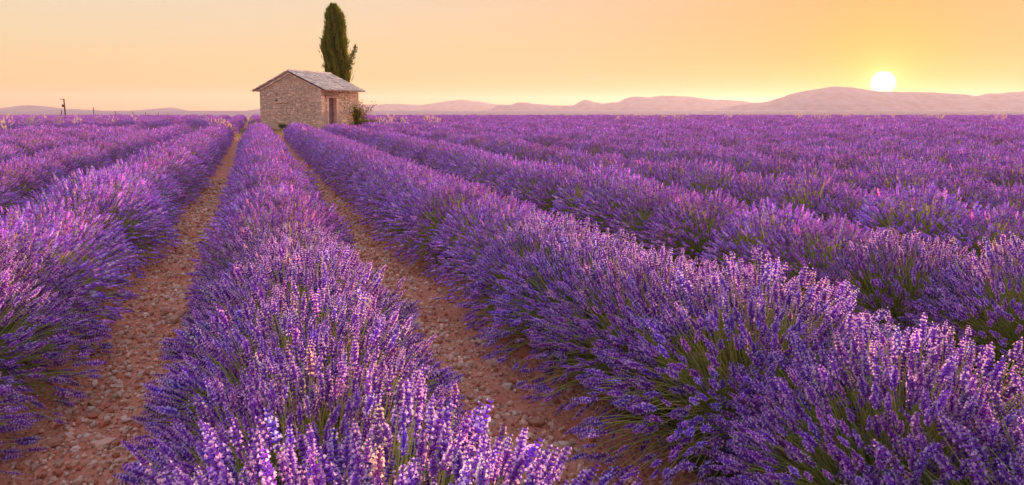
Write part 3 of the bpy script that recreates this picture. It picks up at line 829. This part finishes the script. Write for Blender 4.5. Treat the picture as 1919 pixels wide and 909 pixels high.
# rough mortar bedding along the gable verge
vb = Buf()
for sg in (1, -1):
    n_ = 12
    for k in range(n_):
        t0, t1 = k / n_, (k + 1) / n_
        x0, x1 = -LEN_G / 2 + sg * t0 * (LEN_G / 2 + .1), -LEN_G / 2 + sg * t1 * (LEN_G / 2 + .1)
        z0, z1 = RIDGE - abs(x0 + LEN_G / 2) * math.tan(sl_ang), RIDGE - abs(x1 + LEN_G / 2) * math.tan(sl_ang)
        for yy_ in (-.10, ):
            v = [(x0, yy_, z0 - .09), (x1, yy_, z1 - .09), (x1, .02, z1 - .09), (x0, .02, z0 - .09), (x0, yy_ - .03, z0 + .01), (x1, yy_ - .03, z1 + .01), (x1, .02, z1 + .01), (x0, .02, z0 + .01)]
            v = np.array(v) + RNG.uniform(-.012, .012, (8, 3)); vb.add(v, BOXF, np.full(3, RNG.uniform(.7, 1.1)))
vb.obj('verge_stones', M_TILE, roof)['kind'] = 'stuff'

# ------------------------------------------------------------------ cypress
CYP_D = 55.0
cb_ = at(634, 243, CYP_D); cyp = empty('cypress_tree', (cb_[0], cb_[1], 0.0))
tag(cyp, 'tall dark columnar cypress with one side shoot behind the stone hut', 'cypress tree')
S2 = CYP_D / F_PX
prof_y = np.array([245, 200, 158, 150, 135, 120, 105, 95, 85, 75, 60, 45, 30, 20, 15.0])
prof_l = np.array([628, 622, 617, 613, 609, 609, 607, 602, 604, 607, 612, 613, 614, 618, 625.0])
prof_r = np.array([640, 646, 656, 660, 661, 659, 657, 656, 655, 654, 653, 651, 647, 640, 634.0])
PZ = 1.5 + (204 - prof_y) * S2
tk = Buf(); tk.tube([(0,0,-.1),(0.03,0,1.2),(0,.02,3.5),(.02,0,6.5),(0,0,9.0)], [.20,.16,.13,.08,.02], 8, (1,1,1)); tk.obj('trunk', M_BARK, cyp)
ctr = 634.0
def cyp_lr(z):
    yv = 204 - (z - 1.5) / S2
    return (np.interp(yv, prof_y[::-1], prof_l[::-1]) - ctr) * S2, (np.interp(yv, prof_y[::-1], prof_r[::-1]) - ctr) * S2
cr = Buf()
n = 21000
z = RNG.uniform(.9, PZ[-1] + .05, n); ph = RNG.uniform(0, 2 * np.pi, n)
l_, r_ = cyp_lr(z); cx_ = (l_ + r_) / 2; hw = (r_ - l_) / 2
# upright plumes: lobes around the crown make vertical light and dark clumps
lobes = .88 + .13 * np.sin(ph * 9 + 2.2 * np.sin(z * 1.3)) * np.sin(z * 2.1 + ph * 3) + .05 * np.sin(ph * 17 + z * 5)
q = hw * lobes * np.sqrt(RNG.uniform(.45, 1.0, n)) * np.where(RNG.random(n) < .12, RNG.uniform(1.0, 1.28, n), 1.0)
P = np.stack([cx_ + q * np.cos(ph), q * np.sin(ph), z], 1)
P = np.stack([P[:, 0] * RGT2[0] + P[:, 1] * FWD2[0], P[:, 0] * RGT2[1] + P[:, 1] * FWD2[1], P[:, 2]], 1)
outw = np.stack([np.cos(ph) * RGT2[0] + np.sin(ph) * FWD2[0], np.cos(ph) * RGT2[1] + np.sin(ph) * FWD2[1], np.zeros(n)], 1)
T = np.array([0, 0, 1.0]) + outw * RNG.uniform(.1, .6, n)[:, None] + RNG.normal(0, .18, (n, 3))
g_ = RNG.uniform(.7, 1.35, n) * (1 + .25 * np.sin(ph * 9 + z * 1.7))
cols = np.stack([.17 * g_, .185 * g_, .03 * g_], 1)
leaf_blades(cr, P - T * .1, T, RNG.uniform(.14, .42, n), RNG.uniform(.03, .065, n), cols)
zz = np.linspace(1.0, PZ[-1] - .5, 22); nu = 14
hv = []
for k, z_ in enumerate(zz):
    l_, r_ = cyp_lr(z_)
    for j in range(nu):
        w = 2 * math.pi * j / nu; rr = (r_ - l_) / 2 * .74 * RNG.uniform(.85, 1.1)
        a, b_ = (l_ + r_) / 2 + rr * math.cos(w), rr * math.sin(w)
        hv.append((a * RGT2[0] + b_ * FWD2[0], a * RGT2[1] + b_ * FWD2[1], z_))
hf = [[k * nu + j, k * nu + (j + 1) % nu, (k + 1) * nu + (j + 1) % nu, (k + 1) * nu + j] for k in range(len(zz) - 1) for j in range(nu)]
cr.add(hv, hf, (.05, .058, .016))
cr.obj('crown', M_LEAF, cyp)['kind'] = 'stuff'
# the shoot that leans out on the right
sh = Buf(); a0 = np.array([(655 - ctr) * S2, -.3, 1.5 + (204 - 135) * S2]); a1 = np.array([(671 - ctr) * S2, -.6, 1.5 + (204 - 92) * S2])
def tow(p_): return np.array([p_[0] * RGT2[0] + p_[1] * FWD2[0], p_[0] * RGT2[1] + p_[1] * FWD2[1], p_[2]])
sh.tube([tow(a0 - (.3, 0, .4)), tow((a0 + a1) / 2 - (0, 0, .1)), tow(a1)], [.04, .025, .008], 5, (.12, .10, .05))
for k in range(26):
    t_ = k / 25; c0 = a0 + (a1 - a0) * t_
    nb = 26; spread = .30 * (1 - .6 * t_) + .03
    Pp = c0 + RNG.normal(0, 1, (nb, 3)) * np.array([spread * .55, .16, .10])
    Tt = np.array([.55, -.1, .8]) + RNG.normal(0, .35, (nb, 3))
    Pw = np.array([tow(x_) for x_ in Pp]); Tw = np.array([tow(x_) for x_ in Tt])
    if k % 3 == 2: continue
    g_ = RNG.uniform(.7, 1.4, nb)
    leaf_blades(sh, Pw, Tw, RNG.uniform(.10, .26, nb), RNG.uniform(.03, .055, nb), np.stack([.10 * g_, .11 * g_, .025 * g_], 1))
sh.obj('side_shoot', M_LEAF, cyp)['kind'] = 'stuff'

# ------------------------------------------------------------------ shrubs by the hut
def shrub(name, px, py, D, h_px, w_px, label, cat, col, n=900, lean=0.0, stems=6, leaf=.10, group=None, dens=1.0):
    b0 = at(px, py, D); s2 = D / F_PX
    e = empty(name, (b0[0], b0[1], 0.0)); tag(e, label, cat, group)
    hh, ww = h_px * s2, w_px * s2 / 2
    base_z = 0
    st_ = Buf(); lf_ = Buf()
    for k in range(stems):
        a = RNG.uniform(0, 6.28); rr = RNG.uniform(.3, 1.0) * ww
        tip = np.array([lean * ww + rr * math.cos(a), rr * math.sin(a) * .7, hh * RNG.uniform(.65, 1.0)])
        mid = tip * np.array([.35, .35, .55])
        st_.tube([tow(np.zeros(3)), tow(mid), tow(tip)], [.022, .014, .005], 5, (.8, .7, .6))
        m_ = int(n / stems)
        tt = RNG.uniform(.22, 1.02, m_)[:, None]
        C0 = 2 * tt * (1 - tt) * mid + tt ** 2 * tip
        C0 = C0 + RNG.normal(0, 1, (m_, 3)) * np.array([ww * .17, ww * .17, hh * .06]) * dens
        Tt = RNG.normal(0, .8, (m_, 3)) + np.array([0, 0, .5]); g_ = RNG.uniform(.6, 1.4, m_)[:, None]
        cc = np.array(col)[RNG.integers(0, len(col), m_)] * g_
        leaf_blades(lf_, np.array([tow(x_) for x_ in C0]), Tt, RNG.uniform(.7, 1.3, m_) * leaf, RNG.uniform(.35, .6, m_) * leaf, cc)
    st_.obj('stems', M_BARK, e); lf_.obj('leaves', M_LEAF, e)['kind'] = 'stuff'
    return e
GREEN = [(.20, .20, .05), (.24, .20, .05), (.15, .16, .05)]
shrub('leaf_shrub', 676, 243, 51.5, 56, 44, 'open reddish green shrub leaning out past the right end of the hut', 'shrub', [(.22, .10, .05), (.15, .13, .04), (.28, .13, .08)], 560, .35, 7, .12, dens=.8)
shrub('leaf_shrub', 669, 243, 49.2, 42, 18, 'dense olive green shrub against the right corner of the hut', 'shrub', GREEN, 2200, 0.0, 12, .11)
shrub('leaf_shrub', 690, 243, 50.5, 17, 60, 'low yellow green shrub spreading right of the hut corner', 'shrub', [(.20, .20, .04), (.15, .16, .04)], 1600, 0.2, 14, .10)
shrub('leaf_shrub', 535, 243, 45.4, 14, 26, 'small grey green weed clump at the foot of the gable wall', 'shrub', [(.12, .14, .05), (.09, .10, .04)], 900, 0, 9, .09)

# ------------------------------------------------------------------ dry grass
def tuft(px, depth, h, w, label, n=60, group='pale dry grass tufts', z0=0.0, cat='grass tuft'):
    b0 = at(px, 235, depth); e = empty('dry_grass_tuft', (b0[0], b0[1], z0)); tag(e, label, cat, group)
    bl = Buf(); hd = Buf()
    a = RNG.uniform(0, 6.28, n); rr = RNG.uniform(0, 1, n) * w
    B = np.stack([np.cos(a) * rr * .4, np.sin(a) * rr * .4, np.zeros(n)], 1)
    tip = np.stack([np.cos(a) * rr, np.sin(a) * rr, h * RNG.uniform(.6, 1.05, n)], 1)
    T = tip - B; L = np.linalg.norm(T, axis=1)
    leaf_blades(bl, B, T, L, np.full(n, .006 + depth * .00016), np.stack([RNG.uniform(.6, .75, n), RNG.uniform(.5, .62, n), RNG.uniform(.36, .46, n)], 1))
    v, f, c = FAR_T[0]
    Mx = frames(T + RNG.normal(0, .2, (n, 3))) * np.array([.13, .13, .17])[None, None, :] * RNG.uniform(.7, 1.3, (n, 1, 1))
    hd.inst(v, f, np.ones((len(v), 3)), Mx * np.array([1.4, 1.4, 1.0]), tip - .03, np.stack([RNG.uniform(.78, .9, n), RNG.uniform(.66, .78, n), RNG.uniform(.52, .64, n)], 1))
    bl.obj('blades', M_GRASS, e)['kind'] = 'stuff'; hd.obj('seed_heads', M_GRASS, e)['kind'] = 'stuff'
for px, D, h, w, lab in (
    (408, 37.5, .95, .55, 'cream dry grass clump left of the round lavender bush by the hut'),
    (421, 36.8, .80, .40, 'thin dry grass clump in front of the round lavender bush'),
    (720, 38.5, .95, .70, 'broad pale dry grass clump right of the hut shrubs'),
    (735, 39.0, 1.05, .35, 'slim tall dry grass clump beside the broad pale clump'),
    (803, 39.0, 1.0, .55, 'feathery pale grass clump among lavender well right of the hut'),
    (818, 39.5, .9, .45, 'short feathery grass clump at the row ends right of the hut'),
    (756, 36.5, .95, .30, 'few dry stalks standing between two grass clumps'),
    (8, 26.0, 1.15, .45, 'tall pale dry grass at the left edge of the photo'),
    (58, 33.0, 1.0, .35, 'small dry grass clump left of the utility pole'),
    (110, 36.0, 1.0, .25, 'dry grass clump at the foot of the utility pole'),
    (146, 40.0, 1.0, .35, 'dry grass clump just right of the utility pole'),
    (640, 47.5, .55, .45, 'low dry grass against the door wall of the hut'),
    (470, 41.5, .85, .55, 'dead stalks in front of the left hut corner'),
    (1875, 44.0, 1.15, .55, 'tall sunlit dry grass near the right edge of the field')):
    tuft(px, D, h, w, lab, 20)
for k in range(46):                              # scattered along the far edge on the right
    px = RNG.uniform(1150, 1900); D = RNG.uniform(46, 78)
    tuft(px, D, RNG.uniform(.8, 1.0), RNG.uniform(.25, .8), 'pale dry grass standing above the far lavender on the right', 11, 'dry grass along the far edge of the field')
for k in range(10):
    px = RNG.uniform(20, 420); D = RNG.uniform(40, 74)
    tuft(px, D, RNG.uniform(.8, 1.0), RNG.uniform(.2, .6), 'pale dry grass standing above the far lavender on the left', 9, 'dry grass along the far left of the field')
# green grass on the headland and round the hut
gb = Buf(); n = 16000
gx_ = RNG.uniform(-26, 6.5, n); gy_ = RNG.uniform(35.5, 58, n)
keep = np.array([in_clearing(a, b_) for a, b_ in zip(gx_, gy_)]); gx_, gy_ = gx_[keep], gy_[keep]; n = len(gx_)
L = RNG.uniform(.10, .34, n); cols = np.stack([RNG.uniform(.14, .34, n), RNG.uniform(.18, .30, n), RNG.uniform(.05, .10, n)], 1)
leaf_blades(gb, np.stack([gx_, gy_, ground_z(gx_, gy_, False)], 1), np.array([0, 0, 1.0]) + RNG.normal(0, .3, (n, 3)), L, np.full(n, .028), cols)
o = gb.obj('grass', M_GRASS); tag(o, 'short green and straw grass on the strip before the hut', 'grass', kind='stuff')
# green weeds in the two paths' far ends are part of that strip; a wild oat head stands in the front row
oat = empty('wild_oat', tuple(on_ground(690, 690, .25) * np.array([1, 1, 0]))); tag(oat, 'dry wild oat with two cream husks among the middle lavender row', 'wild oat')
p0 = np.array(oat.location); tipw = at(690, 567, 2.35) - p0
ob = Buf(); ob.tube([(0, 0, .1), tipw * np.array([.5, .5, .7]), tipw + np.array([0, 0, .02])], [.0015, .0013, .001], 4, (.6, .5, .3)); ob.obj('stalk', M_GRASS, oat)
for dx, dz in ((-.006, -.004), (.004, .010)):
    hb_ = Buf(); pa = tipw + np.array([dx, 0, dz]); dirn = np.array([.017, -.004, -.022])
    hb_.tube([pa - dirn * .5, pa - dirn * .15, pa + dirn * .25, pa + dirn * .7], [.0007, .0034, .0030, .0004], 6, (.85, .78, .60)); hb_.obj('husk', M_GRASS, oat, True)

# ------------------------------------------------------------------ pole line on the left
def pole(px, ytop, D, r_, name, label, cat, arm=False, group=None):
    t_ = at(px, ytop, D); zb = float(ground_z(np.array(t_[0]), np.array(t_[1]), False)) - .3
    e = empty(name, (t_[0], t_[1], zb)); tag(e, label, cat, group)
    h = t_[2] - zb
    b_ = Buf(); b_.tube([(RGT2[0] * .25, RGT2[1] * .25, 0), (0, 0, h)] if arm else [(0, 0, 0), (0, 0, h)], [r_ * 1.4, r_], 8); b_.obj('pole', M_POLE, e)
    if arm:
        R3 = np.array([RGT2[0], RGT2[1], 0])
        b_ = Buf(); b_.tube([R3 * .1 + (0, 0, h - .12), R3 * -.85 + (0, 0, h - .18)], .05, 6); b_.obj('crossarm', M_POLE, e)
        for d in (-.8, -.45):
            b_ = Buf(); b_.tube([R3 * d + (0, 0, h - .12), R3 * d + (0, 0, h + .02), R3 * d + (0, 0, h + .06)], [.035, .05, .02], 8); b_.obj('insulator', M_METAL, e)
        b_ = Buf(); b_.tube([R3 * -.28 + (0, 0, h - 2.0), R3 * -.30 + (0, 0, h - 1.9), R3 * -.30 + (0, 0, h - 1.45), R3 * -.28 + (0, 0, h - 1.38)], [.16, .24, .24, .1], 10); b_.obj('transformer', M_METAL, e)
        b_ = Buf(); b_.tube([R3 * .1 + (0, 0, h - 1.65), R3 * -.3 + (0, 0, h - 1.65)], .04, 6); b_.obj('bracket', M_METAL, e)
    return e
pole(119.5, 185, 165, .13, 'utility_pole', 'dark wooden utility pole with crossarm and transformer, tallest on the left', 'utility pole', True)
for px, yt, D, lab in ((115, 206, 170, 'short thin post close beside the utility pole'), (175, 201, 180, 'thin dark post right of the utility pole'),
                       (216, 208, 230, 'thin distant post, second to the right of the utility pole'), (249, 209, 260, 'thin distant post, third to the right of the utility pole'),
                       (273, 210, 290, 'thin distant post, fourth to the right of the utility pole'), (297, 211, 330, 'thin distant post, fifth to the right of the utility pole'),
                       (315, 212, 360, 'rightmost thin distant post in the line')):
    pole(px, yt, D, .05 + D * .0002, 'field_post', lab, 'post', group='posts in a line on the left horizon')

# ------------------------------------------------------------------ haze
def haze_box(name, lo, hi, density, col, g_):
    b_ = Buf(); b_.box(lo, hi)
    m, t, out = new_mat(name); pv = t.n('ShaderNodeVolumePrincipled')
    pv.inputs['Color'].default_value = (*col, 1); pv.inputs['Density'].default_value = density; pv.inputs['Anisotropy'].default_value = g_
    t.l(pv.outputs[0], out.inputs['Volume'])
    o = b_.obj(name, m); tag(o, kind='stuff'); return o
haze_box('haze', (-6500, -6500, -112), (6500, 6500, 118), 0.95e-4, (0.97, 0.89, 0.92), 0.38)
# mist lying in the valley between the plateau and the nearest mountain
D0, D1 = 1150.0, 2120.0
v = []
for d in (D0, D1):
    for w in (-5200, 5200):
        q = FWD2 * d + RGT2 * w; v.append((q[0], q[1], -0.0135 * (d - EDGE) + .6)); v.append((q[0], q[1], -5.0))
b_ = Buf(); b_.add(v, np.array([[0,1,3,2],[4,6,7,5],[0,4,5,1],[2,3,7,6],[1,5,7,3],[0,2,6,4]]))
m, t, out = new_mat('valley_mist'); pv = t.n('ShaderNodeVolumePrincipled')
pv.inputs['Color'].default_value = (.98, .97, .995, 1); pv.inputs['Density'].default_value = 5e-3; pv.inputs['Anisotropy'].default_value = .3
t.l(pv.outputs[0], out.inputs['Volume'])
o = b_.obj('valley_mist', m); tag(o, 'pale morning mist lying in the valley before the mountains', 'mist', kind='stuff')
